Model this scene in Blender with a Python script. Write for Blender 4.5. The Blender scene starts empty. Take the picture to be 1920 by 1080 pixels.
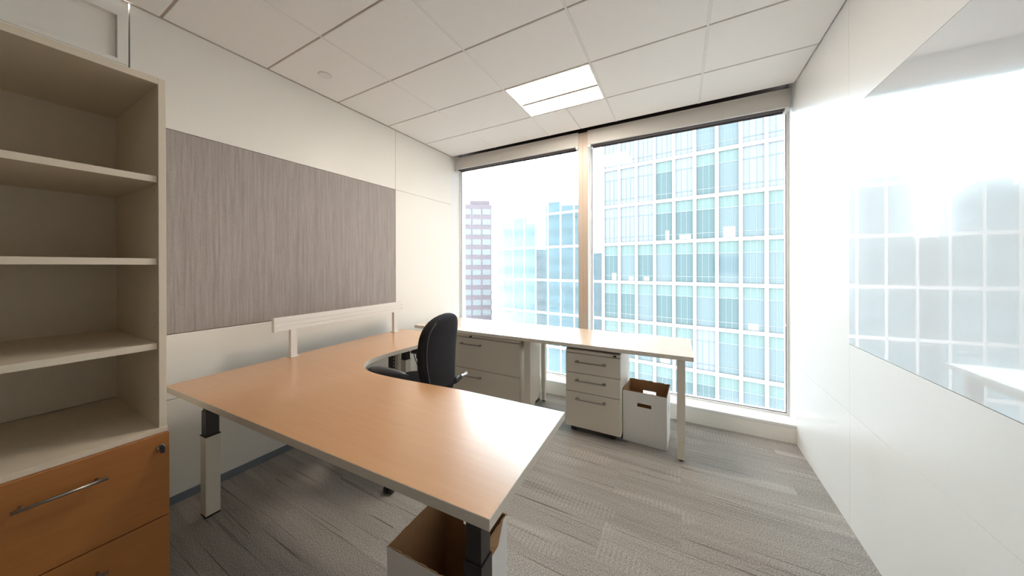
import bpy, bmesh, math, random
from mathutils import Vector, Matrix
random.seed(7)
PI = math.pi
S = bpy.context.scene
COL = S.collection

# ------------------------------------------------------------------ camera
F_PX, YAW, PITCH, ROLL = 582.81, 0.4969, -0.0005, -0.0025
cam_d = bpy.data.cameras.new('camera')
cam = bpy.data.objects.new('camera', cam_d); COL.objects.link(cam)
cam_d.sensor_fit = 'HORIZONTAL'; cam_d.sensor_width = 36.0
cam_d.lens = F_PX / 1920 * 36.0
cam_d.shift_y = -(540 - 499.98) / 1920
cam_d.clip_start = 0.02; cam_d.clip_end = 900
cp, sp, cy_, sy_ = math.cos(PITCH), math.sin(PITCH), math.cos(YAW), math.sin(YAW)
Fv = Vector((-sy_*cp, cy_*cp, sp)); Rv = Vector((cy_, sy_, 0)); Uv = Rv.cross(Fv)
cr, sr = math.cos(ROLL), math.sin(ROLL)
Rv, Uv = cr*Rv + sr*Uv, -sr*Rv + cr*Uv
cam.matrix_world = Matrix(((Rv.x, Uv.x, -Fv.x, 0), (Rv.y, Uv.y, -Fv.y, 0), (Rv.z, Uv.z, -Fv.z, 1.354), (0, 0, 0, 1)))
S.camera = cam

# ------------------------------------------------------------------ world, exposure
S.view_settings.view_transform = 'Standard'; S.view_settings.look = 'None'
S.view_settings.gamma = 1.0; S.view_settings.use_curve_mapping = False
S.view_settings.exposure = 1.66
w = bpy.data.worlds.new('overcast_sky'); S.world = w; w.use_nodes = True
bg = w.node_tree.nodes['Background']
bg.inputs['Color'].default_value = (0.985, 0.98, 1.0, 1); bg.inputs['Strength'].default_value = 6.0
SKY_PORTAL = True
pl = bpy.data.lights.new('window_portal', 'AREA'); pl.shape = 'RECTANGLE'; pl.size = 3.3; pl.size_y = 2.45
pl.cycles.is_portal = True
po = bpy.data.objects.new('window_portal', pl); COL.objects.link(po)
po.location = (-0.89, 3.36, 1.38); po.rotation_euler = (-PI/2, 0, 0)
S.cycles.max_bounces = 12; S.cycles.diffuse_bounces = 6; S.cycles.glossy_bounces = 5
S.cycles.transparent_max_bounces = 12; S.cycles.sample_clamp_indirect = 8.0
LAMP = 12.0

# ------------------------------------------------------------------ materials
def new_mat(name):
    m = bpy.data.materials.new(name); m.use_nodes = True
    return m, m.node_tree.nodes, m.node_tree.links, m.node_tree.nodes['Principled BSDF']
def mat(name, col, rough=0.5, metal=0.0, spec=0.5, noise=0.0, nscale=60.0, bump=0.0, coat=0.0, coat_rough=0.05):
    m, N, L, b = new_mat(name)
    b.inputs['Roughness'].default_value = rough; b.inputs['Metallic'].default_value = metal
    b.inputs['Specular IOR Level'].default_value = spec
    b.inputs['Coat Weight'].default_value = coat; b.inputs['Coat Roughness'].default_value = coat_rough
    tc = N.new('ShaderNodeTexCoord'); nz = N.new('ShaderNodeTexNoise'); nz.inputs['Scale'].default_value = nscale
    L.new(tc.outputs['Object'], nz.inputs['Vector'])
    cr_ = N.new('ShaderNodeMixRGB'); cr_.blend_type = 'MIX'
    n = max(noise, 0.01)
    cr_.inputs[1].default_value = tuple(c*(1-n) for c in col) + (1,)
    cr_.inputs[2].default_value = tuple(min(1, c*(1+n)) for c in col) + (1,)
    L.new(nz.outputs['Fac'], cr_.inputs[0]); L.new(cr_.outputs[0], b.inputs['Base Color'])
    if bump:
        bp = N.new('ShaderNodeBump'); bp.inputs['Strength'].default_value = bump; bp.inputs['Distance'].default_value = 0.002
        L.new(nz.outputs['Fac'], bp.inputs['Height']); L.new(bp.outputs['Normal'], b.inputs['Normal'])
    return m

def wood_mat(name, c1, c2, rough, axis='X', spec=0.5, coat=0.0):
    m, N, L, b = new_mat(name)
    tc = N.new('ShaderNodeTexCoord'); mp = N.new('ShaderNodeMapping')
    L.new(tc.outputs['Object'], mp.inputs['Vector'])
    mp.inputs['Scale'].default_value = {'X': (1.2, 22, 22), 'Y': (22, 1.2, 22), 'Z': (22, 22, 1.2)}[axis]
    n1 = N.new('ShaderNodeTexNoise'); n1.inputs['Scale'].default_value = 2.4; n1.inputs['Detail'].default_value = 7
    n1.inputs['Roughness'].default_value = 0.6
    L.new(mp.outputs[0], n1.inputs['Vector'])
    n2 = N.new('ShaderNodeTexNoise'); n2.inputs['Scale'].default_value = 2.0; n2.inputs['Detail'].default_value = 2
    L.new(tc.outputs['Object'], n2.inputs['Vector'])
    mx = N.new('ShaderNodeMath'); mx.operation = 'MULTIPLY_ADD'; mx.inputs[1].default_value = 0.55
    L.new(n1.outputs['Fac'], mx.inputs[0]); m2 = N.new('ShaderNodeMath'); m2.operation = 'MULTIPLY'; m2.inputs[1].default_value = 0.45
    L.new(n2.outputs['Fac'], m2.inputs[0]); L.new(m2.outputs[0], mx.inputs[2])
    rp = N.new('ShaderNodeValToRGB'); rp.color_ramp.elements[0].position = 0.33; rp.color_ramp.elements[1].position = 0.66
    rp.color_ramp.elements[0].color = c1 + (1,); rp.color_ramp.elements[1].color = c2 + (1,)
    L.new(mx.outputs[0], rp.inputs['Fac']); L.new(rp.outputs[0], b.inputs['Base Color'])
    b.inputs['Roughness'].default_value = rough; b.inputs['Specular IOR Level'].default_value = spec
    b.inputs['Coat Weight'].default_value = coat; b.inputs['Coat Roughness'].default_value = 0.22; b.inputs['Coat IOR'].default_value = 1.6
    return m

def fabric_wall_mat():
    m, N, L, b = new_mat('woven_grey_wall_fabric')
    tc = N.new('ShaderNodeTexCoord')
    def nz(scale_vec, sc, det):
        mp = N.new('ShaderNodeMapping'); mp.inputs['Scale'].default_value = scale_vec
        L.new(tc.outputs['Object'], mp.inputs['Vector'])
        n = N.new('ShaderNodeTexNoise'); n.inputs['Scale'].default_value = sc; n.inputs['Detail'].default_value = det
        L.new(mp.outputs[0], n.inputs['Vector']); return n
    a = nz((1, 1, 0.04), 150, 4); c = nz((1, 1, 0.02), 90, 3); d = nz((1, 1, 0.6), 420, 2)
    ad = N.new('ShaderNodeMath'); ad.operation = 'ADD'; L.new(a.outputs['Fac'], ad.inputs[0]); L.new(c.outputs['Fac'], ad.inputs[1])
    ad2 = N.new('ShaderNodeMath'); ad2.operation = 'MULTIPLY_ADD'; ad2.inputs[1].default_value = 0.9
    L.new(d.outputs['Fac'], ad2.inputs[0]); L.new(ad.outputs[0], ad2.inputs[2])
    mr = N.new('ShaderNodeMapRange'); mr.inputs['From Min'].default_value = 1.05; mr.inputs['From Max'].default_value = 1.85
    L.new(ad2.outputs[0], mr.inputs['Value'])
    rp = N.new('ShaderNodeValToRGB')
    rp.color_ramp.elements[0].color = (0.29, 0.252, 0.235, 1); rp.color_ramp.elements[1].color = (0.45, 0.405, 0.38, 1)
    L.new(mr.outputs[0], rp.inputs['Fac']); L.new(rp.outputs[0], b.inputs['Base Color'])
    b.inputs['Roughness'].default_value = 0.55; b.inputs['Specular IOR Level'].default_value = 0.4
    bp = N.new('ShaderNodeBump'); bp.inputs['Strength'].default_value = 0.3; bp.inputs['Distance'].default_value = 0.001
    L.new(ad2.outputs[0], bp.inputs['Height']); L.new(bp.outputs[0], b.inputs['Normal'])
    return m

def carpet_mat():
    m, N, L, b = new_mat('striped_plank_carpet')
    tc = N.new('ShaderNodeTexCoord')
    # planks 1.0 x 0.25 m laid along X
    br = N.new('ShaderNodeTexBrick'); br.offset = 0.37; br.squash = 1.0
    br.inputs['Scale'].default_value = 1.0; br.inputs['Brick Width'].default_value = 0.96; br.inputs['Row Height'].default_value = 0.24
    br.inputs['Mortar Size'].default_value = 0.0; br.inputs['Bias'].default_value = 0.0
    br.inputs['Color1'].default_value = (0, 0, 0, 1); br.inputs['Color2'].default_value = (1, 1, 1, 1)
    L.new(tc.outputs['Object'], br.inputs['Vector'])
    def streak(sx, sy, sc, det=2, off=0.0):
        mp = N.new('ShaderNodeMapping'); mp.inputs['Scale'].default_value = (sx, sy, 1); mp.inputs['Location'].default_value = (off, off, 0)
        # shift the pattern from plank to plank
        ad = N.new('ShaderNodeVectorMath'); ad.operation = 'ADD'
        mu = N.new('ShaderNodeVectorMath'); mu.operation = 'SCALE'; mu.inputs['Scale'].default_value = 7.3
        L.new(br.outputs['Color'], mu.inputs[0]); L.new(tc.outputs['Object'], ad.inputs[0]); L.new(mu.outputs[0], ad.inputs[1])
        L.new(ad.outputs[0], mp.inputs['Vector'])
        n = N.new('ShaderNodeTexNoise'); n.inputs['Scale'].default_value = sc; n.inputs['Detail'].default_value = det
        L.new(mp.outputs[0], n.inputs['Vector']); return n
    fine = streak(0.010, 1, 130, 2); wide = streak(0.03, 1, 16, 1, 3.0); band = streak(0.10, 1, 10, 0, 9.0)
    # dark thin lines
    th = N.new('ShaderNodeMapRange'); th.inputs['From Min'].default_value = 0.30; th.inputs['From Max'].default_value = 0.38
    L.new(fine.outputs['Fac'], th.inputs['Value'])
    wr = N.new('ShaderNodeMapRange'); wr.inputs['From Min'].default_value = 0.3; wr.inputs['From Max'].default_value = 0.7
    wr.inputs['To Min'].default_value = 0.92; wr.inputs['To Max'].default_value = 1.07; L.new(wide.outputs['Fac'], wr.inputs['Value'])
    # bright accent stripes
    br2 = N.new('ShaderNodeMapRange'); br2.inputs['From Min'].default_value = 0.70; br2.inputs['From Max'].default_value = 0.74
    br2.inputs['To Min'].default_value = 0; br2.inputs['To Max'].default_value = 0.18; L.new(band.outputs['Fac'], br2.inputs['Value'])
    # cross-ribbed patches
    wv = N.new('ShaderNodeTexWave'); wv.wave_type = 'BANDS'; wv.bands_direction = 'X'; wv.inputs['Scale'].default_value = 14
    wv.inputs['Distortion'].default_value = 0.4; L.new(tc.outputs['Object'], wv.inputs['Vector'])
    pm = streak(0.5, 1.4, 3.2, 0, 21.0)
    pr_ = N.new('ShaderNodeMapRange'); pr_.inputs['From Min'].default_value = 0.62; pr_.inputs['From Max'].default_value = 0.64
    L.new(pm.outputs['Fac'], pr_.inputs['Value'])
    rib = N.new('ShaderNodeMath'); rib.operation = 'MULTIPLY'; L.new(wv.outputs['Fac'], rib.inputs[0]); L.new(pr_.outputs[0], rib.inputs[1])
    pile = N.new('ShaderNodeTexNoise'); pile.inputs['Scale'].default_value = 200; L.new(tc.outputs['Object'], pile.inputs['Vector'])
    pr2 = N.new('ShaderNodeMapRange'); pr2.inputs['From Min'].default_value = 0.3; pr2.inputs['From Max'].default_value = 0.7
    pr2.inputs['To Min'].default_value = 0.52; pr2.inputs['To Max'].default_value = 1.5; L.new(pile.outputs['Fac'], pr2.inputs['Value'])
    def mth(op, a, c):
        n = N.new('ShaderNodeMath'); n.operation = op
        for i, q in enumerate((a, c)):
            if isinstance(q, float): n.inputs[i].default_value = q
            else: L.new(q, n.inputs[i])
        return n.outputs[0]
    thv = mth('MULTIPLY_ADD', th.outputs[0], 0.55); thv.node.inputs[2].default_value = 0.45
    v = mth('MULTIPLY', thv, wr.outputs[0]); v = mth('MULTIPLY', v, pr2.outputs[0])
    pk = N.new('ShaderNodeMapRange'); pk.inputs['To Min'].default_value = 0.93; pk.inputs['To Max'].default_value = 1.07
    L.new(br.outputs['Color'], pk.inputs['Value']); v = mth('MULTIPLY', v, pk.outputs[0])
    v = mth('ADD', v, br2.outputs[0]); r_ = mth('MULTIPLY', rib.outputs[0], 0.16); v = mth('ADD', v, r_)
    col = N.new('ShaderNodeVectorMath'); col.operation = 'SCALE'; col.inputs[0].default_value = (0.345, 0.32, 0.295)
    L.new(v, col.inputs['Scale']); L.new(col.outputs[0], b.inputs['Base Color'])
    b.inputs['Roughness'].default_value = 0.95; b.inputs['Specular IOR Level'].default_value = 0.1
    bp = N.new('ShaderNodeBump'); bp.inputs['Strength'].default_value = 0.5; bp.inputs['Distance'].default_value = 0.003
    L.new(v, bp.inputs['Height']); L.new(bp.outputs[0], b.inputs['Normal'])
    return m

def glass_mat(name, tint=(1, 1, 1), refl=1.0):
    m = bpy.data.materials.new(name); m.use_nodes = True; N = m.node_tree.nodes; L = m.node_tree.links; N.clear()
    o = N.new('ShaderNodeOutputMaterial'); mx = N.new('ShaderNodeMixShader'); t = N.new('ShaderNodeBsdfTransparent')
    g = N.new('ShaderNodeBsdfGlossy'); g.inputs['Roughness'].default_value = 0.0
    fr = N.new('ShaderNodeFresnel'); fr.inputs['IOR'].default_value = 1.5
    ml = N.new('ShaderNodeMath'); ml.operation = 'MULTIPLY'; ml.inputs[1].default_value = refl
    t.inputs['Color'].default_value = tint + (1,)
    L.new(fr.outputs[0], ml.inputs[0]); L.new(ml.outputs[0], mx.inputs[0]); L.new(t.outputs[0], mx.inputs[1])
    L.new(g.outputs[0], mx.inputs[2]); L.new(mx.outputs[0], o.inputs['Surface'])
    return m
def emit_mat(name, col, strength):
    m = bpy.data.materials.new(name); m.use_nodes = True; N = m.node_tree.nodes; L = m.node_tree.links
    b = N['Principled BSDF']; b.inputs['Base Color'].default_value = (0.9, 0.9, 0.9, 1)
    b.inputs['Emission Color'].default_value = col + (1,); b.inputs['Emission Strength'].default_value = strength
    return m

M = {}
M['wall'] = mat('warm_lit_wall_laminate', (0.880, 0.855, 0.800), 0.38, spec=0.4)  # warm light on the left wall is put into this cream tone
M['wallw'] = mat('white_wall_laminate', (0.84, 0.83, 0.81), 0.33, spec=0.45)
M['ceil'] = mat('mineral_ceiling_tile', (0.92, 0.905, 0.885), 0.95, spec=0.1, noise=0.05, nscale=300, bump=0.25)
M['grid'] = mat('white_ceiling_grid', (0.84, 0.82, 0.80), 0.5)
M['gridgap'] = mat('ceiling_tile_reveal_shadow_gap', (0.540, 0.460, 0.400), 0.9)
M['dark'] = mat('dark_gap', (0.03, 0.022, 0.018), 0.8)
M['taupe'] = mat('taupe_rear_wall', (0.34, 0.29, 0.24), 0.6)  # unseen rear wall, its taupe darkened to cut bounce light
M['fabric'] = fabric_wall_mat()
M['carpet'] = carpet_mat()
M['base'] = mat('blue_grey_vinyl_base', (0.20, 0.225, 0.265), 0.6)
M['frame'] = mat('painted_window_aluminium', (0.620, 0.595, 0.560), 0.4)
M['framew'] = mat('white_painted_sill', (0.84, 0.84, 0.83), 0.4)
M['mull'] = mat('taupe_painted_mullion', (0.50, 0.41, 0.33), 0.35)
M['shade'] = mat('grey_roller_shade_cloth', (0.12, 0.105, 0.11), 0.8)
M['gasket'] = mat('black_glazing_gasket', (0.05, 0.05, 0.06), 0.6)
M['glass'] = glass_mat('clear_window_glass', (0.97, 0.985, 0.985), 0.9)
M['cream'] = mat('cream_melamine', (0.74, 0.65, 0.52), 0.4, spec=0.4)
M['metalcream'] = mat('cream_powder_coated_steel', (0.72, 0.66, 0.57), 0.42, spec=0.45, noise=0.02, nscale=500)
M['white'] = mat('white_powder_coat', (0.84, 0.82, 0.79), 0.35)
M['edge'] = mat('cream_edge_band', (0.72, 0.655, 0.57), 0.4)
M['wood'] = wood_mat('maple_laminate_top', (0.56, 0.265, 0.095), (0.615, 0.305, 0.118), 0.30, 'X', 0.6, 0.8)
M['woodl'] = wood_mat('pale_maple_laminate_top', (0.68, 0.50, 0.36), (0.73, 0.555, 0.41), 0.27, 'X', 0.6, 0.8)
M['woodd'] = wood_mat('shaded_maple_laminate_front', (0.38, 0.145, 0.036), (0.45, 0.18, 0.050), 0.38, 'Y')  # desk maple again, darkened so the drawers' weaker light sits in the colour
M['steel'] = mat('brushed_steel', (0.360, 0.335, 0.300), 0.32, metal=1.0)
M['chrome'] = mat('chrome', (0.8, 0.82, 0.84), 0.12, metal=1.0)
M['black'] = mat('black_plastic', (0.022, 0.020, 0.022), 0.38)
M['blackm'] = mat('black_steel_tube', (0.020, 0.014, 0.014), 0.35)
M['chair'] = mat('black_chair_fabric', (0.018, 0.016, 0.018), 0.9, spec=0.25, noise=0.5, nscale=700, bump=0.5)
M['arm'] = mat('black_urethane_arm', (0.055, 0.053, 0.057), 0.30)
M['kraft'] = mat('brown_corrugated_inside', (0.36, 0.20, 0.095), 0.85, noise=0.12, nscale=40)
M['boxwhite'] = mat('white_carton_outside', (0.80, 0.78, 0.76), 0.6, noise=0.02)
M['print'] = mat('pale_blue_carton_print', (0.35, 0.42, 0.55), 0.7)
M['board'] = mat('white_glass_board', (0.70, 0.725, 0.75), 0.12, coat=1.0, coat_rough=0.0, spec=0.5)
M['lens'] = emit_mat('lit_lamp_lens', (1.0, 0.90, 0.78), LAMP)
M['lens_fill'] = emit_mat('added_fill_lamp_lens', (1.0, 0.86, 0.70), 0.7)
M['lampbar'] = mat('lamp_center_bar', (0.10, 0.075, 0.045), 0.5)
M['lampw'] = mat('white_lamp_housing', (0.85, 0.80, 0.72), 0.4)
# exterior
M['xmull'] = mat('white_facade_mullion', (0.134, 0.132, 0.134), 0.5, spec=0.2)
M['xspan'] = mat('teal_spandrel_glass', (0.034, 0.055, 0.055), 0.15, spec=0.10)
M['xvis'] = mat('deep_teal_vision_glass', (0.020, 0.037, 0.041), 0.08, spec=0.12)
M['xpale'] = mat('pale_sky_reflection_glass', (0.050, 0.062, 0.074), 0.10, spec=0.15)  # pale base colour paints the sky reflection into the glass
M['xvis2'] = mat('hazy_blue_vision_glass', (0.032, 0.049, 0.055), 0.08, spec=0.12)
M['xin'] = mat('white_office_interior', (0.071, 0.080, 0.080), 0.6)
M['xbar'] = mat('pale_bar_and_reflection', (0.059, 0.077, 0.081), 0.4, spec=0.2)
M['xscreen'] = glass_mat('facade_screen_glass', (0.80, 0.93, 0.97), 0.35)
M['xbrown'] = mat('mauve_brick_tower', (0.055, 0.050, 0.059), 0.8, spec=0.1)
M['xblue'] = mat('pale_stone_block', (0.069, 0.084, 0.092), 0.7, spec=0.1)
M['xteal'] = mat('teal_far_glass', (0.035, 0.054, 0.062), 0.15, spec=0.12)
M['xground'] = mat('pale_city_ground', (0.340, 0.340, 0.330), 0.9, noise=0.3, nscale=0.08)  # pale tone chosen to bounce skylight up onto the ceiling

# ------------------------------------------------------------------ mesh helpers
class MB:
    def __init__(s): s.bm = bmesh.new()
    def box(s, x0, x1, y0, y1, z0, z1, T=None):
        vs = [s.bm.verts.new((x, y, z)) for z in (z0, z1) for x, y in ((x0, y0), (x1, y0), (x1, y1), (x0, y1))]
        for f in ((3, 2, 1, 0), (4, 5, 6, 7), (0, 1, 5, 4), (1, 2, 6, 5), (2, 3, 7, 6), (3, 0, 4, 7)):
            s.bm.faces.new([vs[i] for i in f])
        if T is not None:
            for v in vs: v.co = T @ v.co
        return s
    def prism(s, pts, z0, z1, T=None):
        n = len(pts)
        a = [s.bm.verts.new((p[0], p[1], z0)) for p in pts]; c = [s.bm.verts.new((p[0], p[1], z1)) for p in pts]
        s.bm.faces.new(a[::-1]); s.bm.faces.new(c)
        for i in range(n): s.bm.faces.new((a[i], a[(i+1) % n], c[(i+1) % n], c[i]))
        if T is not None:
            for v in a + c: v.co = T @ v.co
        return s
    def loft(s, rings, caps=True):
        R = [[s.bm.verts.new(p) for p in r] for r in rings]; n = len(R[0])
        for i in range(len(R)-1):
            for j in range(n): s.bm.faces.new((R[i][j], R[i][(j+1) % n], R[i+1][(j+1) % n], R[i+1][j]))
        if caps: s.bm.faces.new(R[0][::-1]); s.bm.faces.new(R[-1])
        return s
    def tube(s, path, r, seg=12, flat=None):
        P = [Vector(p) for p in path]; rings = []
        rr = r if isinstance(r, (list, tuple)) else [r]*len(P)
        up0 = None
        for i, p in enumerate(P):
            t = (P[min(i+1, len(P)-1)] - P[max(i-1, 0)]).normalized()
            if up0 is None: up0 = Vector((0, 0, 1)) if abs(t.z) < 0.9 else Vector((1, 0, 0))
            a = (up0 - t*up0.dot(t)).normalized(); up0 = a
            b_ = t.cross(a); fa, fb = (flat if flat else (1, 1))
            rings.append([p + (a*math.cos(2*PI*k/seg)*fa + b_*math.sin(2*PI*k/seg)*fb)*rr[i] for k in range(seg)])
        return s.loft(rings)
    def cyl(s, p0, p1, r, seg=20): return s.tube([p0, p1], r, seg)
    def build(s, name, m, parent=None, bevel=0, smooth=False, seg=2):
        bmesh.ops.recalc_face_normals(s.bm, faces=s.bm.faces)
        me = bpy.data.meshes.new(name); s.bm.to_mesh(me); s.bm.free(); me.materials.append(m)
        o = bpy.data.objects.new(name, me); COL.objects.link(o)
        if parent: o.parent = parent
        if smooth:
            for p in me.polygons: p.use_smooth = True
        if bevel:
            bv = o.modifiers.new('bevel', 'BEVEL'); bv.width = bevel; bv.segments = seg; bv.limit_method = 'ANGLE'; bv.angle_limit = 0.6
            bv.harden_normals = False
        return o
def parts(name, m, boxes, parent, T=None, bevel=0):      # one object per piece
    return [MB().box(*b, T).build(name, m, parent, bevel) for b in boxes]
def box(name, m, d, parent=None, bevel=0): return MB().box(*d).build(name, m, parent, bevel)
def thing(name, label, cat, loc=(0, 0, 0), rz=0, group=None):
    o = bpy.data.objects.new(name, None); COL.objects.link(o); o.location = loc; o.rotation_euler = (0, 0, rz)
    o.empty_display_size = 0.1; return tag(o, label, cat, group)
def tag(o, label, cat, group=None):
    o['label'] = label; o['category'] = cat
    if group: o['group'] = group
    return o
def struct(o): o['kind'] = 'structure'; return o
def arc(cx, cy, r, a0, a1, n): return [(cx + r*math.cos(a0+(a1-a0)*i/n), cy + r*math.sin(a0+(a1-a0)*i/n)) for i in range(n+1)]
def copy_tree(root, **props):
    r = root.copy(); COL.objects.link(r)
    for ch in list(root.children):
        c = ch.copy(); COL.objects.link(c); c.parent = r
        for g in ch.children:
            d = g.copy(); COL.objects.link(d); d.parent = c
    for k, v in props.items(): r[k] = v
    return r

XL, XR, YW, YG, H, YB = -2.553, 0.770, 3.10, 3.29, 2.744, -1.75

# ------------------------------------------------------------------ setting
struct(box('floor', M['carpet'], (XL-0.1, XR+0.1, YB-0.1, YG+0.05, -0.06, 0)))
gx = [XL+0.008, -1.908, -1.225, -0.541, 0.143, XR]
gy = [0.592+0.510*k for k in range(-5, 5)] + [YW+0.005]; gy[0] = YB
LIGHTS = [(2, 8), (2, 2)]
mb = MB(); g = 0.006
for i in range(len(gx)-1):
    for j in range(len(gy)-1):
        if (i, j) in LIGHTS: continue
        xs = [gx[i]+g, gx[i+1]-g]
        if (i, j) == (2, 9): xs = [gx[i]+g, (gx[i]+gx[i+1])/2-0.002, (gx[i]+gx[i+1])/2+0.002, gx[i+1]-g]
        for k in range(0, len(xs), 2): mb.box(xs[k], xs[k+1], gy[j]+g, gy[j+1]-g, H, H+0.02)
struct(mb.build('ceiling', M['ceil'], bevel=0.003))
mb = MB()
for x in gx[1:-1]: mb.box(x-0.0058, x+0.0058, YB, YW+0.005, H+0.0005, H+0.012)
struct(mb.build('trim_1', M['grid']))
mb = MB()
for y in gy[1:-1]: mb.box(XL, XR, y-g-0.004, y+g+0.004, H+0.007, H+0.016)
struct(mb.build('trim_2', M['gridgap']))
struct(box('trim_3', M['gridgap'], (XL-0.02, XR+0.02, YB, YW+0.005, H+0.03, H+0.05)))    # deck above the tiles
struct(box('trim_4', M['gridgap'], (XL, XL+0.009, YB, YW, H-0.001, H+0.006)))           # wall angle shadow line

# left wall: demountable panels over a dark carrier
mb = MB(); t = 0.0015
for (y0, y1, z0, z1) in ((0.482, 2.221, 2.141, H), (0.482, 2.221, 0.600, 0.972), (0.482, 2.221, 0.0, 0.600),
                         (2.221, YW, 2.141, H), (2.221, YW, 0.0, 2.141), (YB, 0.10, 0.0, H), (0.10, 0.478, 0.0, 2.415)):
    mb.box(XL-0.04, XL, y0+t, y1-t, z0+(t if z0 > 0 else 0), z1-(t if z1 < H else -0.05))
struct(mb.build('wall_left', M['wall'], bevel=0.0008))
struct(box('trim_5', M['dark'], (XL-0.12, XL-0.045, YB, YW, 0, H)))
struct(box('baseboard_left', M['base'], (XL, XL+0.006, 0.44, YW, 0, 0.046)))
tf = struct(MB().box(XL-0.03, XL, 0.10, 0.478, H-0.085, H).box(XL-0.03, XL, 0.441, 0.478, 2.415, H-0.085)
            .box(XL-0.03, XL, 0.10, 0.441, 2.415, 2.436).build('trim_6', M['wall'], bevel=0.001))
struct(box('window_3', M['wall'], (XL-0.036, XL-0.024, 0.10, 0.440, 2.437, H-0.086)))
# tackable fabric panel
tag(box('fabric_wall_panel', M['fabric'], (XL-0.03, XL+0.002, 0.484, 2.219, 0.974, 2.139), bevel=0.002),
    'large taupe woven fabric pin-up panel set in the left wall', 'wall panel')

# right wall
mb = MB(); t = 0.0007
for (y0, y1, z0, z1) in ((YB, 2.253, 2.152, H), (YB, 2.253, 0.592, 0.947), (YB, 2.253, 0.0, 0.592),
                         (2.253, YW+0.0, 2.152, H), (2.253, YW, 0.592, 2.152), (2.253, YW, 0.0, 0.592)):
    mb.box(XR, XR+0.04, y0+t, y1-t, z0+(t if z0 > 0 else 0), z1-(t if z1 < H else -0.05))
struct(mb.build('wall_right', M['wallw']))
struct(box('trim_7', M['base'], (XR+0.045, XR+0.1, YB, YW, 0, H)))
wb = tag(box('glass_whiteboard', M['board'], (XR-0.0015, XR+0.035, -1.2, 2.2515, 0.949, 2.150), bevel=0.0008),
    'large glossy white glass writing board on the right wall reflecting the window', 'whiteboard')
struct(box('wall_back', M['taupe'], (XL-0.1, XR+0.1, YB-0.1, YB, 0, H+0.05)))

# window wall: curb, sill, jambs, header pocket, mullion
struct(MB().box(XL, XR, 3.095, YG+0.05, 0, 0.118).build('wall_front', M['wall'], bevel=0.002))
struct(MB().box(XL-0.02, XR+0.02, 3.093, YG+0.06, 0.118, 0.142).build('window_sill_trim', M['framew'], bevel=0.004)).name = 'trim_8'
struct(MB().box(XL-0.10, XL-0.002, YW+0.001, YG+0.1, 0, H+0.1).build('trim_9', M['framew']))
struct(MB().box(XR, XR+0.10, YW+0.001, YG+0.1, 0, H+0.1).build('trim_10', M['framew']))
struct(MB().box(XL, XR, YG+0.001, YG+0.2, 2.70, H+0.3).box(XL, XR, YW+0.004, YG+0.001, H+0.16, H+0.2)
       .box(XL-.05, XR+.05, YW-0.002, YW+0.003, H+0.004, H+0.2).build('trim_11', M['dark']))
MX0, MX1, MXJ = -0.930, -0.834, -0.882
struct(MB().box(MX0, MXJ-0.001, 3.160, YG+0.08, 0.142, 2.728).box(MXJ+0.001, MX1, 3.160, YG+0.08, 0.142, 2.728)
       .box(MXJ-0.002, MXJ+0.002, 3.163, YG, 0.142, 2.72).build('trim_12', M['mull'], bevel=0.0012))
struct(box('trim_13', M['framew'], (MX1+0.0005, MX1+0.003, 3.166, YG-0.02, 0.142, 2.60)))
def window(n, x0, x1):
    fr = 0.014; zb, zt = 0.142, 2.72
    o = struct(MB().box(x0, x0+fr, YG-0.02, YG+0.05, zb, zt).box(x1-fr, x1, YG-0.02, YG+0.05, zb, zt)
               .box(x0+fr, x1-fr, YG-0.02, YG+0.05, zb, zb+0.012).box(x0+fr, x1-fr, YG-0.02, YG+0.05, zt-0.02, zt).build('window_%d' % n, M['framew']))
    MB().box(x0+fr, x0+fr+0.004, YG-0.005, YG+0.006, zb+.012, zt).box(x1-fr-0.004, x1-fr, YG-0.005, YG+0.006, zb+.012, zt)\
        .box(x0+fr, x1-fr, YG-0.005, YG+0.006, zb+0.012, zb+0.017).build('window_gasket', M['gasket'], o)
    MB().box(x0+fr+.004, x1-fr-.004, YG-0.001, YG+0.001, zb+0.017, zt-0.02).build('window_pane', M['glass'], o)
    return o
window(1, XL, MX0); window(2, MX1, XR)

def blind(x0, x1, side):
    r = thing('roller_blind', 'raised roller blind in cream fascia above the %s window pane' % ('narrower left' if side == 'l' else 'wider right'),
              'window blind', ((x0+x1)/2, 3.16, 2.60), group='roller blinds over the window')
    c = (x0+x1)/2; T = Matrix.Translation((-c, -3.16, -2.60))
    MB().box(x0, x1, 3.160, 3.164, 2.602, 2.734, T).box(x0, x1, 3.150, 3.164, 2.730, 2.736, T).box(x0, x1, 3.160, 3.185, 2.598, 2.602, T).build('fascia', M['frame'], r)
    MB().cyl((x0+0.035-c, 0.056, 0.016), (x1-0.03-c, 0.056, 0.016), 0.029, 24).build('shade_roll', M['shade'], r, smooth=True)
    MB().box(x0+0.035, x1-0.03, 3.243, 3.247, 2.592, 2.62, T).box(x0+0.035, x1-0.03, 3.240, 3.250, 2.580, 2.592, T).build('bottom_bar', M['shade'], r)
    parts('end_bracket', M['white'], [(x0+0.004, x0+0.028, 3.166, 3.250, 2.575, 2.68), (x1-0.028, x1-0.004, 3.166, 3.250, 2.575, 2.68)], r, T)
    if side == 'r':
        MB().tube([(x1-0.016-c, 0.035, -0.03), (x1-0.016-c, 0.035, -1.70), (x1-0.016-c, 0.045, -1.725), (x1-0.016-c, 0.065, -1.725), (x1-0.016-c, 0.075, -1.70), (x1-0.016-c, 0.075, -0.03)], 0.0022, 8)\
            .build('bead_chain', M['white'], r, smooth=True)
    return r
blind(XL+0.006, MX0-0.001, 'l'); blind(MX1+0.001, XR-0.015, 'r')

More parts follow.
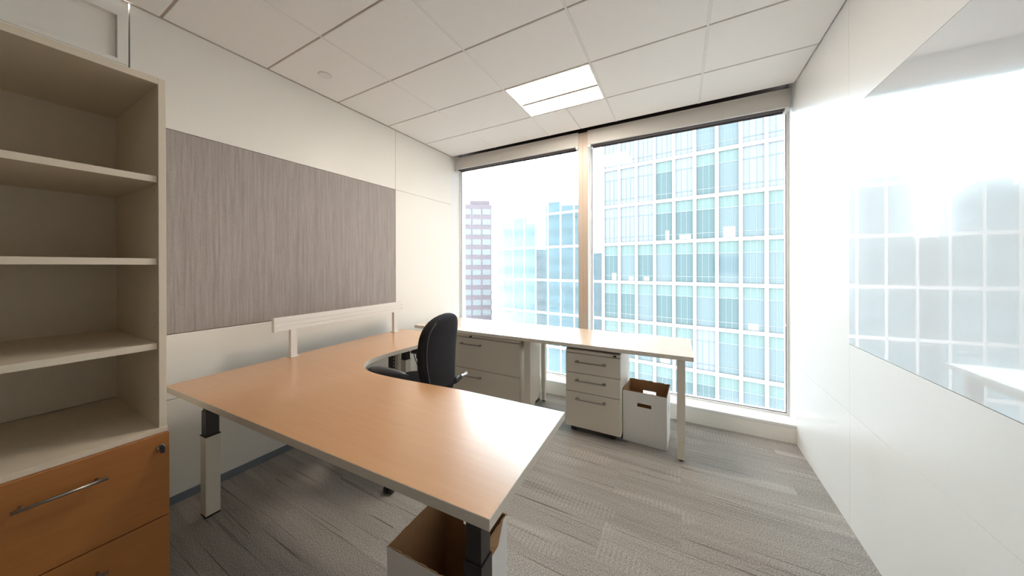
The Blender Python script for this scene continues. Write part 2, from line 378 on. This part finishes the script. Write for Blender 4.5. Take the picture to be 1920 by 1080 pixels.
# ------------------------------------------------------------------ ceiling lights and detector
def ceiling_light(i, j, label, lens='lens'):
    x0, x1, y0, y1 = gx[i]+0.004, gx[i+1]-0.004, gy[j]+0.004, gy[j+1]-0.004
    r = thing('ceiling_light', label, 'ceiling light', ((x0+x1)/2, (y0+y1)/2, H), group='recessed ceiling lights')
    T = Matrix.Translation((-(x0+x1)/2, -(y0+y1)/2, -H)); f = 0.012
    MB().box(x0, x1, y0, y0+f, H-0.001, H+0.03, T).box(x0, x1, y1-f, y1, H-0.001, H+0.03, T).box(x0, x0+f, y0+f, y1-f, H-0.001, H+0.03, T)\
        .box(x1-f, x1, y0+f, y1-f, H-0.001, H+0.03, T).box(x0, x1, y0, y1, H+0.027, H+0.0295, T).build('housing', M['lampw'], r, bevel=0.001)
    ym = y0 + (y1-y0)*0.60
    MB().box(x0+f, x1-f, y0+f, ym-0.014, H+0.012, H+0.02, T).build('lens', M[lens], r)
    MB().box(x0+f, x1-f, ym+0.014, y1-f, H+0.006, H+0.014, T).build('lens', M[lens], r)
    MB().box(x0+f, x1-f, ym-0.014, ym+0.014, H+0.008, H+0.02, T).build('center_bar', M['lampbar'], r)
    return r
ceiling_light(2, 8, 'lit rectangular recessed ceiling light near the window')
ceiling_light(2, 2, 'added unseen rectangular ceiling light behind the camera for fill light', 'lens_fill')  # fixture added out of view to give the room bounce light
sd = thing('sprinkler_cover', 'small round white sprinkler cover plate on a ceiling tile', 'sprinkler cover', (-2.262, 1.335, H))
MB().cyl((0, 0, -0.006), (0, 0, 0.0), 0.040, 40).build('cover_plate', M['grid'], sd)
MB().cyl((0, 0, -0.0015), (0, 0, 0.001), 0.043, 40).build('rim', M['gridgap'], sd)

# ------------------------------------------------------------------ bookcase with file drawers
BX0, BX1, BY0, BY1 = XL+0.003, -1.90, -0.45, 0.456
bk = thing('bookcase_cabinet', 'tall cream open bookcase with wood-fronted file drawers below, at left', 'bookcase', (BX0, BY1, 0))
T = Matrix.Translation((-BX0, -BY1, 0))
th = 0.022
MB().box(BX0, BX1, BY1-th, BY1, 0.672, 2.139, T).build('side_panel', M['cream'], bk, bevel=0.001)
MB().box(BX0, BX1, BY0, BY0+th, 0.672, 2.139, T).build('side_panel', M['cream'], bk, bevel=0.001)
MB().box(BX0, BX1, BY0+th, BY1-th, 2.112, 2.139, T).build('top_panel', M['cream'], bk, bevel=0.001)
MB().box(BX0, BX0+0.012, BY0+th, BY1-th, 0.696, 2.112, T).build('back_panel', M['cream'], bk)
for z in (1.733, 1.391, 1.040):
    MB().box(BX0+0.012, BX1-0.012, BY0+th+0.0015, BY1-th-0.0015, z-0.026, z, T).build('shelf', M['cream'], bk, bevel=0.001)
parts('peg_hole', M['dark'], [(x-0.002, x+0.002, BY1-th-0.0006, BY1-th+0.001, z-0.002, z+0.002) for z in (0.80, 0.93, 0.99, 1.10, 1.16, 1.28, 1.34, 1.46, 1.60, 1.68, 1.80) for x in (BX1-0.05, BX0+0.10)], bk, T)
MB().box(BX0, BX1, BY0, BY1, 0.05, 0.668, T).build('file_body', M['cream'], bk, bevel=0.001)
MB().box(BX0, BX1+0.004, BY0, BY1+0.002, 0.668, 0.690, T).build('file_top', M['cream'], bk, bevel=0.001)
MB().box(BX0+0.03, BX1-0.03, BY0+0.01, BY1-0.01, 0.0, 0.05, T).build('plinth', M['dark'], bk)
for y0, y1 in ((BY0, -0.062), (-0.058, BY1+0.002)):
    for k, (z0, z1, hz) in enumerate(((0.330, 0.667, 0.581), (0.030, 0.326, 0.236))):
        d = MB().box(BX1+0.002, BX1+0.021, y0+0.002, y1, z0, z1, T).build('drawer', M['woodd'], bk, bevel=0.001)
        c = (y0+y1)/2; x = BX1+0.021
        hd = MB(); hd.cyl(T @ Vector((x+0.030, c-0.095, hz)), T @ Vector((x+0.030, c+0.095, hz)), 0.0055, 14)
        for s in (-0.075, 0.075): hd.cyl(T @ Vector((x-0.002, c+s, hz)), T @ Vector((x+0.030, c+s, hz)), 0.0045, 10)
        hd.build('handle', M['steel'], d, smooth=True)
        if y1 > 0 and k == 0:
            MB().cyl(T @ Vector((x, 0.434, 0.618)), T @ Vector((x+0.006, 0.434, 0.618)), 0.011, 24).build('lock_cylinder', M['chrome'], d)
            MB().cyl(T @ Vector((x+0.006, 0.434, 0.618)), T @ Vector((x+0.014, 0.434, 0.618)), 0.007, 16)\
                .box(x+0.010, x+0.016, 0.430, 0.442, 0.594, 0.618, T).build('key', M['black'], d, bevel=0.001)

# ------------------------------------------------------------------ main desk
dk = thing('desk', 'L-shaped maple desk with cream edges and curved inner corner beneath the fabric panel', 'desk', (-1.4, 0.9, 0))
TD = Matrix.Translation((1.4, -0.9, 0))
A, Bc, Cc = (-2.340, 0.555), (-0.407, 0.633), (-0.428, 1.252)
inner = [(-0.95, 1.238), (-1.30, 1.205), (-1.42, 1.197), (-1.53, 1.196), (-1.62, 1.208), (-1.70, 1.240), (-1.76, 1.290), (-1.805, 1.36), (-1.825, 1.45), (-1.826, 1.56), (-1.815, 1.70)]
E_, Fc = (-1.785, 2.195), (-2.415, 2.170)
ctrl = [A, Bc, Cc] + inner + [E_, Fc]
def smooth_poly(pts, a, b_, n=4):     # Catmull-Rom between index a and b
    out = pts[:a+1]
    for i in range(a, b_):
        p0, p1, p2, p3 = [Vector(pts[j]) for j in (max(i-1, 0), i, i+1, min(i+2, len(pts)-1))]
        for k in range(1, n+1):
            t = k/n; q = 0.5*((2*p1) + (-p0+p2)*t + (2*p0-5*p1+4*p2-p3)*t*t + (-p0+3*p1-3*p2+p3)*t**3); out.append((q.x, q.y))
    return out + pts[b_+1:]
poly = smooth_poly(ctrl, 4, 12)
TOP, TH = 0.742, 0.030
MB().prism(poly, TOP-TH, TOP-0.0004, TD).build('edge_band', M['edge'], dk, bevel=0.0012)
def inset(pts, d):
    out = []; n = len(pts)
    for i in range(n):
        p, q, r = Vector(pts[i-1]), Vector(pts[i]), Vector(pts[(i+1) % n])
        e1, e2 = (q-p).normalized(), (r-q).normalized()
        n1, n2 = Vector((-e1.y, e1.x)), Vector((-e2.y, e2.x)); m = (n1+n2); m = m/max(m.length_squared, 1e-6)*2
        out.append((q.x+m.x*d, q.y+m.y*d))
    return out
MB().prism(inset(poly, 0.0014), TOP-0.002, TOP, TD).build('desktop', M['wood'], dk)
R2 = Matrix.Rotation(0.035, 4, 'Z')
def desk_leg(x, y, slv_top=0.435, s=0.032):
    TT = TD @ Matrix.Translation((x, y, 0)) @ R2
    l = MB().box(-s, s, -s, s, 0.008, slv_top, TT).build('leg', M['metalcream'], dk, bevel=0.004)
    MB().box(-s+0.001, s-0.001, -s+0.001, s-0.001, 0, 0.010, TT).build('leg_foot', M['black'], l)
    MB().box(-s-0.002, s+0.002, -s-0.002, s+0.002, slv_top, slv_top+0.004, TT).box(-s+0.004, s-0.004, -s+0.004, s-0.004, slv_top+0.004, 0.570, TT)\
        .box(-s+0.008, s-0.008, -s+0.008, s-0.008, 0.570, 0.712, TT).build('height_tube', M['blackm'], l, bevel=0.0015)
    return l
desk_leg(-2.278, 0.712); desk_leg(-0.484, 0.696, 0.22)
desk_leg(-2.24, 2.06, 0.50)
parts('support_beam', M['blackm'], [(-2.20, -0.52, 0.80, 0.84, 0.672, 0.711), (-2.20, -0.52, 1.06, 1.10, 0.672, 0.711), (-2.26, -2.22, 0.76, 2.02, 0.672, 0.711)], dk, TD)
# perforated bracket under the far wing
mb = MB().box(-2.215, -2.135, 1.845, 1.853, 0.30, 0.700, TD)
pb = mb.build('perforated_bracket', M['blackm'], dk)
parts('perforation', M['white'], [(-2.152, -2.144, 1.8425, 1.8450, 0.34+0.028*k, 0.350+0.028*k) for k in range(12)], pb, TD)
MB().box(-2.134, -2.100, 1.845, 1.880, 0.30, 0.705, TD).build('bracket_post', M['metalcream'], dk, bevel=0.002)
ca = thing('crank_handle', 'black crank with chrome tip and thin cable hanging beneath the desk wing', 'crank', (-2.10, 1.97, 0.66))
MB().tube([(-0.03, 0.03, 0.02), (0.10, -0.03, -0.005)], 0.010, 12).build('crank_arm', M['black'], ca, smooth=True)
MB().tube([(0.10, -0.03, -0.005), (0.122, -0.04, -0.01)], 0.011, 14).build('crank_tip', M['chrome'], ca, smooth=True)
MB().tube([(0.06, -0.01, 0.045), (0.062, -0.01, -0.02), (0.085, -0.02, -0.08), (0.13, -0.03, -0.14), (0.17, -0.04, -0.20)], 0.0035, 8).build('cable', M['black'], ca, smooth=True)

# accessory rail standing on the desk
rl = thing('accessory_rail', 'white slotted metal rail raised on two posts along the back of the desk', 'rail', (-2.335, 1.04, TOP), 0.035)
MB().box(-0.014, 0.014, 0, 1.092, 0.186, 0.2115).box(-0.014, 0.014, 0, 1.092, 0.2145, 0.242).box(-0.014, 0.014, 0, 1.092, 0.245, 0.2770)\
    .box(-0.014, 0.010, 0.001, 1.091, 0.186, 0.2760).box(-0.015, 0.0145, -0.004, 0.0, 0.184, 0.279).build('rail', M['white'], rl, bevel=0.0012)
for z in (0.2455, 0.2135): MB().cyl((0.012, 1.083, z), (0.0156, 1.083, z), 0.003, 10).build('end_screw', M['steel'], rl)
for y in (0.118, 1.010):
    p = MB().box(-0.014, 0.013, y-0.020, y+0.020, 0.004, 0.187).build('post', M['white'], rl, bevel=0.001)
    MB().box(-0.030, 0.028, y-0.026, y+0.026, 0.0, 0.005).build('post_foot', M['white'], p, bevel=0.001)

# ------------------------------------------------------------------ credenza table below the window
cz = thing('credenza_table', 'long narrow pale worktop table standing along the window', 'table', (0.077, 2.402, 0), 0.008)
W_, D_ = 2.535, 0.618
MB().prism([(-W_, 0), (0, 0), (0, D_), (-W_, D_)], TOP-TH, TOP-0.0004).build('edge_band', M['edge'], cz, bevel=0.0012)
MB().box(-W_+0.002, -0.002, 0.002, D_-0.002, TOP-0.003, TOP).build('tabletop', M['woodl'], cz)
def cz_leg(x, y, name='leg', s=0.026, dd=0.026):
    l = MB().box(x-s, x+s, y-dd, y+dd, 0.135, TOP-TH-0.0005).box(x-s+0.004, x+s-0.004, y-dd+0.004, y+dd-0.004, 0.014, 0.135).build(name, M['metalcream'], cz, bevel=0.003)
    MB().cyl((x, y, 0), (x, y, 0.014), 0.012, 14).build('glide', M['black'], l)
    return l
cz_leg(-0.075, 0.062); cz_leg(-0.075, D_-0.07)
cz_leg(-1.245, 0.085, s=0.030, dd=0.055); cz_leg(-1.285, D_-0.11, s=0.022, dd=0.022)
MB().box(-1.300, -1.270, 0.14, D_-0.13, 0.60, TOP-TH-0.001).build('cross_rail', M['metalcream'], cz, bevel=0.002)
MB().box(-0.085, -0.065, 0.09, D_-0.10, 0.66, TOP-TH-0.001).build('cross_rail', M['metalcream'], cz, bevel=0.002)

# lateral file
def cabinet(name, label, cat, x0, x1, y0, y1, z0, ztop, splits, hx, rail_h, lock, grp):
    r = thing(name, label, cat, ((x0+x1)/2, y0, 0), group=grp); c = (x0+x1)/2; T = Matrix.Translation((-c, -y0, 0))
    MB().box(x0, x1, y0+0.018, y1, z0, ztop, T).build('body', M['metalcream'], r, bevel=0.004)
    MB().box(x0+0.002, x1-0.002, y0, y0+0.017, ztop-rail_h, ztop-0.002, T).build('top_rail', M['metalcream'], r, bevel=0.003)
    MB().box(x0+0.006, x1-0.006, y0+0.010, y0+0.0181, z0+0.004, ztop-0.004, T).build('reveal', M['dark'], r)
    for a, b_, hz in splits:
        d = MB().box(x0+0.002, x1-0.002, y0, y0+0.017, a+0.002, b_-0.002, T).build('drawer', M['metalcream'], r, bevel=0.002)
        h = MB().cyl(T @ Vector((hx[0], y0-0.028, hz)), T @ Vector((hx[1], y0-0.028, hz)), 0.0055, 12)
        for q in (hx[0]+0.014, hx[1]-0.014): h.box(q-0.012, q+0.012, y0-0.030, y0+0.001, hz-0.006, hz+0.006, T)
        h.build('handle', M['steel'], d, bevel=0.001)
    k = MB().cyl(T @ Vector((lock[0], y0-0.004, lock[1])), T @ Vector((lock[0], y0+0.001, lock[1])), 0.010, 20).build('lock', M['steel'], r)
    MB().cyl(T @ Vector((lock[0], y0-0.009, lock[1])), T @ Vector((lock[0], y0-0.004, lock[1])), 0.006, 12)\
        .box(lock[0]-0.016, lock[0]+0.004, y0-0.012, y0-0.008, lock[1]-0.006, lock[1]+0.003, T).build('key', M['black'], k)
    return r, T
r, T = cabinet('lateral_file_cabinet', 'wide cream two-drawer lateral file cabinet beneath the left end of the window worktop', 'file cabinet',
    -2.30, -1.255, 2.452, 2.93, 0.03, 0.695, [(0.365, 0.666, 0.605), (0.045, 0.365, 0.298)], (-1.900, -1.660), 0.026, (-1.780, 0.680), 'cream steel file cabinets')
MB().box(-2.29, -1.265, 2.48, 2.92, 0.0, 0.03, T).build('plinth', M['dark'], r)
r, T = cabinet('mobile_pedestal', 'small cream three-drawer rolling pedestal under the worktop beside the white carton', 'file cabinet',
    -0.838, -0.403, 2.470, 2.95, 0.045, 0.678, [(0.490, 0.648, 0.584), (0.336, 0.490, 0.434), (0.048, 0.336, 0.285)], (-0.750, -0.510), 0.028, (-0.440, 0.663), 'cream steel file cabinets')
MB().box(-0.832, -0.410, 2.478, 2.94, 0.680, 0.694, T).build('dark_top', M['shade'], r, bevel=0.003)
for x in (-0.78, -0.47):
    for y in (2.52, 2.88):
        MB().cyl(T @ Vector((x-0.020, y, 0.022)), T @ Vector((x+0.020, y, 0.022)), 0.022, 20).box(x-0.025, x+0.025, y-0.02, y+0.02, 0.030, 0.047, T).build('caster', M['black'], r, bevel=0.002)

# ------------------------------------------------------------------ cartons
def carton(label, x0, x1, y0, y1, h, rz=0.0, torn=False, group='open white cartons'):
    r = thing('cardboard_box', label, 'box', ((x0+x1)/2, (y0+y1)/2, 0), rz, group); W, D = (x1-x0)/2, (y1-y0)/2; t = 0.004
    hw, hz0, hz1 = 0.050, h-0.108, h-0.080
    def wall(mbk, a, b_, yy0, yy1, hole):       # panel in the xz plane between a..b
        if not hole: mbk.box(a, b_, yy0, yy1, 0.003, h); return
        mbk.box(a, b_, yy0, yy1, 0.003, hz0); mbk.box(a, b_, yy0, yy1, hz1, h)
        mbk.box(a, -hw, yy0, yy1, hz0, hz1); mbk.box(hw, b_, yy0, yy1, hz0, hz1)
    o = MB(); wall(o, -W, W, -D, -D+0.001, True); wall(o, -W, W, D-0.001, D, True)
    o.box(-W, -W+0.001, -D+.001, D-.001, 0.003, h); o.box(W-0.001, W, -D+.001, D-.001, 0.003, h); o.box(-W, W, -D, D, 0.0, 0.003)
    o.build('outer_wall', M['boxwhite'], r)
    i = MB(); wall(i, -W+0.001, W-0.001, -D+0.0011, -D+t, True); wall(i, -W+0.001, W-0.001, D-t, D-0.0011, True)
    i.box(-W+0.0011, -W+t, -D+t, D-t, 0.003, h-0.0005); i.box(W-t, W-0.0011, -D+t, D-t, 0.003, h-0.0005); i.box(-W+t, W-t, -D+t, D-t, 0.0032, 0.006)
    i.build('inner_liner', M['kraft'], r)
    # ragged torn rim where the flaps were removed
    rm = MB(); rnd = random.Random(int(x0*100))
    for (ax, ay, bx, by) in ((-W, -D+.002, W, -D+.002), (W-.002, -D, W-.002, D), (-W+.002, -D, -W+.002, D), (-W, D-.002, W, D-.002)):
        n = 14
        for k in range(n):
            f0, f1 = k/n, (k+1)/n; hh = rnd.uniform(0.0005, 0.005)
            x_0, y_0, x_1, y_1 = ax+(bx-ax)*f0, ay+(by-ay)*f0, ax+(bx-ax)*f1, ay+(by-ay)*f1
            rm.box(min(x_0, x_1)-0.0014, max(x_0, x_1)+0.0014, min(y_0, y_1)-0.0014, max(y_0, y_1)+0.0014, h-0.002, h+hh)
    rm.build('torn_rim', M['kraft'], r)
    if torn:
        f = MB(); v = [f.bm.verts.new(p) for p in ((W+0.001, D-0.16, h), (W+0.001, D-0.03, h+0.004), (W+0.018, D-0.10, h-0.035), (W+0.010, D-0.15, h-0.05))]
        f.bm.faces.new(v); fo = f.build('torn_flap', M['kraft'], r); sm = fo.modifiers.new('thick', 'SOLIDIFY'); sm.thickness = 0.003
    else:
        parts('printed_mark', M['print'], [(W, W+0.0004, -0.03+0.02*k, -0.018+0.02*k, h-0.17+0.004*k, h-0.10) for k in range(3)], r)
        MB().box(W-0.080, W-0.079, -D-0.0003, -D, 0.003, h-0.01).build('fold_crease', M['edge'], r)
    return r
carton('open white cardboard carton with hand holes standing beside the rolling pedestal', -0.392, -0.083, 2.545, 2.840, 0.388, -0.045)
carton('open white cardboard carton with torn brown rim under the near corner of the desk', -0.895, -0.590, 0.738, 1.045, 0.392, 0.03, torn=True)

# ------------------------------------------------------------------ office chair
def office_chair():
    r = thing('office_chair', 'black fabric swivel armchair pulled into the curved corner of the desk', 'chair', (-1.657, 1.650, 0), PI + math.radians(13))
    # local +X is the front
    def back_prof(u):      # u 0 bottom .. 1 top -> z, half width, half thickness, centre x
        z = 0.500 + 0.525*u
        hw = 0.172 + 0.066*math.sin(min(1, u/0.66)*PI/2)
        if u > 0.66: q = (u-0.66)/0.34; hw = 0.238*math.sqrt(max(0.0, 1-q**2.7))*1.0
        th_ = 0.052 - 0.008*u
        if u > 0.9: th_ *= math.sqrt(max(0.02, 1-((u-0.9)/0.1)**2))
        xc = -0.175 - 0.030*u + 0.022*math.sin(u*PI)
        return z, max(hw, 0.012), max(th_, 0.006), xc
    rings = []; NS = 28
    for k in range(NS+1):
        u = 1-(1-k/NS)**1.35 if k > 0 else 0.0
        z, hw, tk, xc = back_prof(u); ring = []
        for a in range(36):
            an = 2*PI*a/36; c, s = math.cos(an), math.sin(an); e = 0.62
            yy = hw*math.copysign(abs(s)**e, s); xx = tk*math.copysign(abs(c)**e, c)
            bend = 0.16*yy*yy*2.2
            ring.append((xc + xx + bend, yy, z))
        rings.append(ring)
    bk_ = MB().loft(rings).build('backrest', M['chair'], r, smooth=True)
    # seam piping around the rear face
    path = []
    for s_ in (1, -1):
        us = [i/20*0.965 for i in range(21)]
        if s_ == -1: us = us[::-1]
        for u in us:
            z, hw, tk, xc = back_prof(u); y = s_*hw*0.90
            path.append((xc - tk*0.69 + 0.35*y*y, y, z-0.004))
    MB().tube(path, 0.0032, 8).build('piping', mat('chair_piping', (0.10, 0.10, 0.11), 0.5), bk_, smooth=True)
    # seat cushion
    rings = []
    for (zz, sc) in ((0.445, 0.90), (0.452, 0.97), (0.475, 1.0), (0.50, 0.985), (0.517, 0.93), (0.524, 0.80), (0.527, 0.4), (0.5275, 0.05)):
        rings.append([(0.035 + 0.245*sc*math.copysign(abs(math.cos(a))**0.55, math.cos(a)), 0.250*sc*math.copysign(abs(math.sin(a))**0.55, math.sin(a)), zz - 0.010*max(0, math.cos(a))**3)
                      for a in [2*PI*k/40 for k in range(40)]])
    MB().loft(rings).build('seat', M['chair'], r, smooth=True)
    MB().box(-0.14, 0.14, -0.13, 0.13, 0.405, 0.446).build('mechanism', M['black'], r, bevel=0.01)
    MB().tube([(-0.10, 0, 0.42), (-0.165, 0, 0.425), (-0.188, 0, 0.46), (-0.190, 0, 0.53)], 0.020, 12, flat=(0.6, 1.3)).build('back_bracket', M['black'], r, smooth=True)
    kb = MB().tube([(-0.215, -0.13, 0.505), (-0.215, -0.222, 0.505)], [0.022, 0.020], 16).build('lever_mount', M['black'], r, smooth=True)
    MB().tube([(-0.215, -0.215, 0.505), (-0.222, -0.240, 0.506), (-0.232, -0.262, 0.508), (-0.240, -0.280, 0.511), (-0.244, -0.290, 0.513)], [0.018, 0.013, 0.012, 0.018, 0.014], 16).build('knob', M['chrome'], kb, smooth=True)
    for s_ in (1, -1):
        y = 0.262*s_
        a_ = MB().tube([(-0.055, y*0.84, 0.640), (-0.02, y*0.87, 0.652), (0.03, y*0.93, 0.664), (0.08, y*0.99, 0.672), (0.13, y*1.03, 0.675), (0.18, y*1.02, 0.672), (0.215, y*0.97, 0.664), (0.232, y*0.94, 0.652)],
                  [0.012, 0.021, 0.029, 0.036, 0.040, 0.038, 0.028, 0.010], 18, flat=(0.82, 1.0)).build('armrest', M['arm'], r, smooth=True)
        MB().box(0.135, 0.185, y-0.018, y+0.018, 0.605, 0.676).build('arm_post', M['black'], a_, bevel=0.006)
        MB().box(0.143, 0.177, y-0.012, y+0.012, 0.43, 0.61).box(0.143, 0.177, min(y, s_*0.12), max(y, s_*0.12)+0.012*(s_ > 0), 0.425, 0.440).build('arm_bracket', M['steel'], a_, bevel=0.003)
    MB().cyl((0, 0, 0.10), (0, 0, 0.30), 0.028, 20).build('gas_column', M['black'], r, smooth=True)
    MB().cyl((0, 0, 0.28), (0, 0, 0.41), 0.017, 20).build('gas_piston', M['chrome'], r, smooth=True)
    MB().cyl((0, 0, 0.075), (0, 0, 0.135), 0.042, 24).build('base_hub', M['black'], r, bevel=0.006)
    a0 = math.atan2(-0.407, 0.134) - (PI + math.radians(13))
    for k in range(5):
        an = a0 + 2*PI*k/5; c, s = math.cos(an), math.sin(an)
        l = MB().tube([(0.03*c, 0.03*s, 0.105), (0.18*c, 0.18*s, 0.095), (0.385*c, 0.385*s, 0.078)], [0.026, 0.022, 0.017], 12).build('base_leg', M['black'], r, smooth=True)
        cx, cy = 0.400*c, 0.400*s
        cs = MB().cyl((cx, cy, 0.045), (cx, cy, 0.085), 0.008, 10)
        for q in (-1, 1):
            ox, oy = cx - 0.018*c, cy - 0.018*s
            cs.cyl((ox - s*0.006*q, oy + c*0.006*q, 0.027), (ox - s*0.026*q, oy + c*0.026*q, 0.027), 0.027, 22)
        cs.box(-0.012, 0.012, -0.008, 0.008, 0.040, 0.062, Matrix.Translation((cx-0.01*c, cy-0.01*s, 0)) @ Matrix.Rotation(an, 4, 'Z'))
        cs.build('caster', M['black'], l, bevel=0.003)
    return r
office_chair()

# ------------------------------------------------------------------ exterior
P0 = Vector((7.322, 31.727, 0)); DA = math.radians(82.7)
DR = Vector((-math.sin(DA), math.cos(DA), 0)); NR = Vector((DR.y, -DR.x, 0))
if NR.y > 0: NR = -NR                                         # towards our room
FM = Matrix(((DR.x, -NR.x, 0, P0.x), (DR.y, -NR.y, 0, P0.y), (0, 0, 1, 0), (0, 0, 0, 1)))  # local: s along, depth, z
tw = thing('glass_office_tower', 'large teal glass office tower with white mullion grid filling the right window pane', 'building', P0)
TM = Matrix.Translation(-P0) @ FM
S0, SP, FH, Z0 = 1.22, 1.676, 3.905, -0.27
cols = [S0+SP*k for k in range(-9, 9)]                         # up to 14.63
zs = [Z0+FH*k for k in range(-8, 8)]
SE = cols[-1]
MB().box(cols[0], SE, 0.35, 22, zs[0], zs[-1], TM).build('tower_core', M['xblue'], tw)
rnd = random.Random(3)
def multi(pieces, T):                   # one mesh with several material slots: [(material key, [boxes])]
    bm = bmesh.new(); me = bpy.data.meshes.new('window')
    for mi, (mk, bl) in enumerate(pieces):
        t_ = MB()
        for q in bl: t_.box(*q, T)
        bmesh.ops.recalc_face_normals(t_.bm, faces=t_.bm.faces)
        for f in t_.bm.faces:
            bm.faces.new([bm.verts.new(v.co) for v in f.verts]).material_index = mi
        t_.bm.free(); me.materials.append(M[mk])
    bm.to_mesh(me); bm.free(); return me
rest = []
for i in range(len(cols)-1):
    a, b_ = cols[i]+0.13, cols[i+1]-0.13
    for j in range(len(zs)-1):
        z = zs[j]+0.15; zt = zs[j+1]-0.15; right = cols[i] < S0+0.1
        pale = (right and z > 6) or (cols[i] > 6 and z > 6 and rnd.random() < 0.85) or (cols[i] > 9.5 and z > 3) or rnd.random() < 0.03  # pale panels paint in reflected sky over the upper facade
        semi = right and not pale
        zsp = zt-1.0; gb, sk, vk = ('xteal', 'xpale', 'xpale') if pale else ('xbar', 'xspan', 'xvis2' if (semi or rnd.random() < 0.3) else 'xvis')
        bars = [(a, b_, 0.085, 0.125, z+0.50, z+0.54), (a, b_, 0.085, 0.125, zsp-0.03, zsp+0.02)]
        for q in (0.34, 0.66):  # upright bars stand in for mullion lines reflected in the glass
            x = a+(b_-a)*q+rnd.uniform(-0.04, 0.04); bars.append((x-0.014, x+0.014, 0.088, 0.12, z, zt))
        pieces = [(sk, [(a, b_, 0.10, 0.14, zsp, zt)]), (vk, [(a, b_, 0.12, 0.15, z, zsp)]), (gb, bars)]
        if not pale and rnd.random() < 0.30:
            w_ = rnd.uniform(0.3, 1.0); o = rnd.uniform(0.1, 0.4); x1_ = min(a+o+w_, b_)
            pieces.append(('xin', [(a+o, x1_, 0.105, 0.12, z+0.05, z+rnd.uniform(0.4, 1.0))]))
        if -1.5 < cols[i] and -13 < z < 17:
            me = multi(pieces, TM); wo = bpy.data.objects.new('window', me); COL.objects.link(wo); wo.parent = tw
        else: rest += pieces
by = {}
for k, bl in rest: by.setdefault(k, []).extend(bl)
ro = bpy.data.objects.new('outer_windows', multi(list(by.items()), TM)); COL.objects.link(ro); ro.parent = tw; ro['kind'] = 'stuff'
for s in cols: MB().box(s-0.13, s+0.13, -0.10, 0.14, zs[0], zs[-1], TM).build('mullion', M['xmull'], tw)
for z in zs: MB().box(cols[0], SE, -0.06, 0.14, z-0.15, z+0.15, TM).build('floor_band', M['xmull'], tw)

# see-through screen standing in for mirrored sky and buildings on the facade
sw = thing('facade_standin_screen', 'tall see-through screen with white grid standing in for reflective facade beside the teal tower', 'glass wall', P0)
scol = [SE+SP*k for k in range(1, 10)]
mb = MB()
for s in scol[0:]: MB().box(s-0.085, s+0.085, 0.0, 0.10, zs[0], 34, TM).build('mullion', M['xmull'], sw)
for z in [Z0+FH*k for k in range(-8, 9)]: MB().box(SE+0.13, scol[-1]+0.085, 0.0, 0.10, z-0.13, z+0.13, TM).build('transom', M['xmull'], sw)
MB().box(SE+0.13, scol[-1], 0.04, 0.05, zs[0], 34, TM).build('screen_glass', M['xscreen'], sw)

def block(name, label, cx, cy, w_, d_, top, wall, win, rz, fh=3.4, wz=1.5, nx=8, group=None, roof=None, frac=0.72, rows=9):
    r = thing(name, label, 'building', (cx, cy, -45), rz, group)
    MB().box(-w_/2, w_/2, 0, d_, 0, top+45).build('wall', wall, r)
    n = int((top+43)/fh); nd = max(1, int(nx*d_/w_))
    for k in range(max(0, n-rows), n):
        z = top+45-1.2-(n-k)*fh+fh-wz
        parts('window', win, [(-w_/2+w_*(i+(1-frac)/2)/nx, -w_/2+w_*(i+(1+frac)/2)/nx, -0.06, 0.02, z, z+wz) for i in range(nx)], r)
        parts('window', win, [(w_/2-0.02, w_/2+0.06, d_*(i+(1-frac)/2)/nd, d_*(i+(1+frac)/2)/nd, z, z+wz) for i in range(nd)], r)
    if roof: MB().box(-w_/2+roof[0], w_/2-roof[1], 1, d_-1, top+45, top+45+roof[2]).build('roof_plant', wall, r)
    return r
G = 'buildings across the street'
block('brown_tower', 'tall mauve-brown tower with pale window bands at far left beyond the glass', -46.2, 66.2, 7.6, 9, 17.4, M['xbrown'], M['xblue'], math.radians(34.5), 2.6, 1.45, 3, G, (2, 0.5, 1.2), 0.84, 16)
block('pale_office_block', 'pale stone office block with grey-blue window bands right of the brown tower', -28.2, 53.0, 8.0, 9, 9.7, M['xblue'], M['xteal'], math.radians(28), 3.6, 1.4, 5, G, (3.5, 1.5, 1.3), 0.85, 7)
block('low_banded_block', 'lower banded block seen between pale office block and the slim glass tower', -27.5, 64.5, 6.0, 8, 5.2, M['xblue'], M['xteal'], math.radians(24), 2.6, 1.1, 2, G, None, 0.95)
block('slim_glass_tower', 'slim teal glass tower directly left of the window mullion', -16.6, 48.0, 5.6, 7, 11.2, M['xteal'], M['xvis'], math.radians(19), 2.4, 1.1, 4, G, (0.3, 3.0, 0.8), 0.9, 10)
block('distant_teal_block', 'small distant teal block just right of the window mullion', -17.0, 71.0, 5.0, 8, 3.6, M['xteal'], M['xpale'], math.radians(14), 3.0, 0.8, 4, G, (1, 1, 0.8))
struct(box('ground', M['xground'], (-260, 260, 6, 420, -46, -45)))
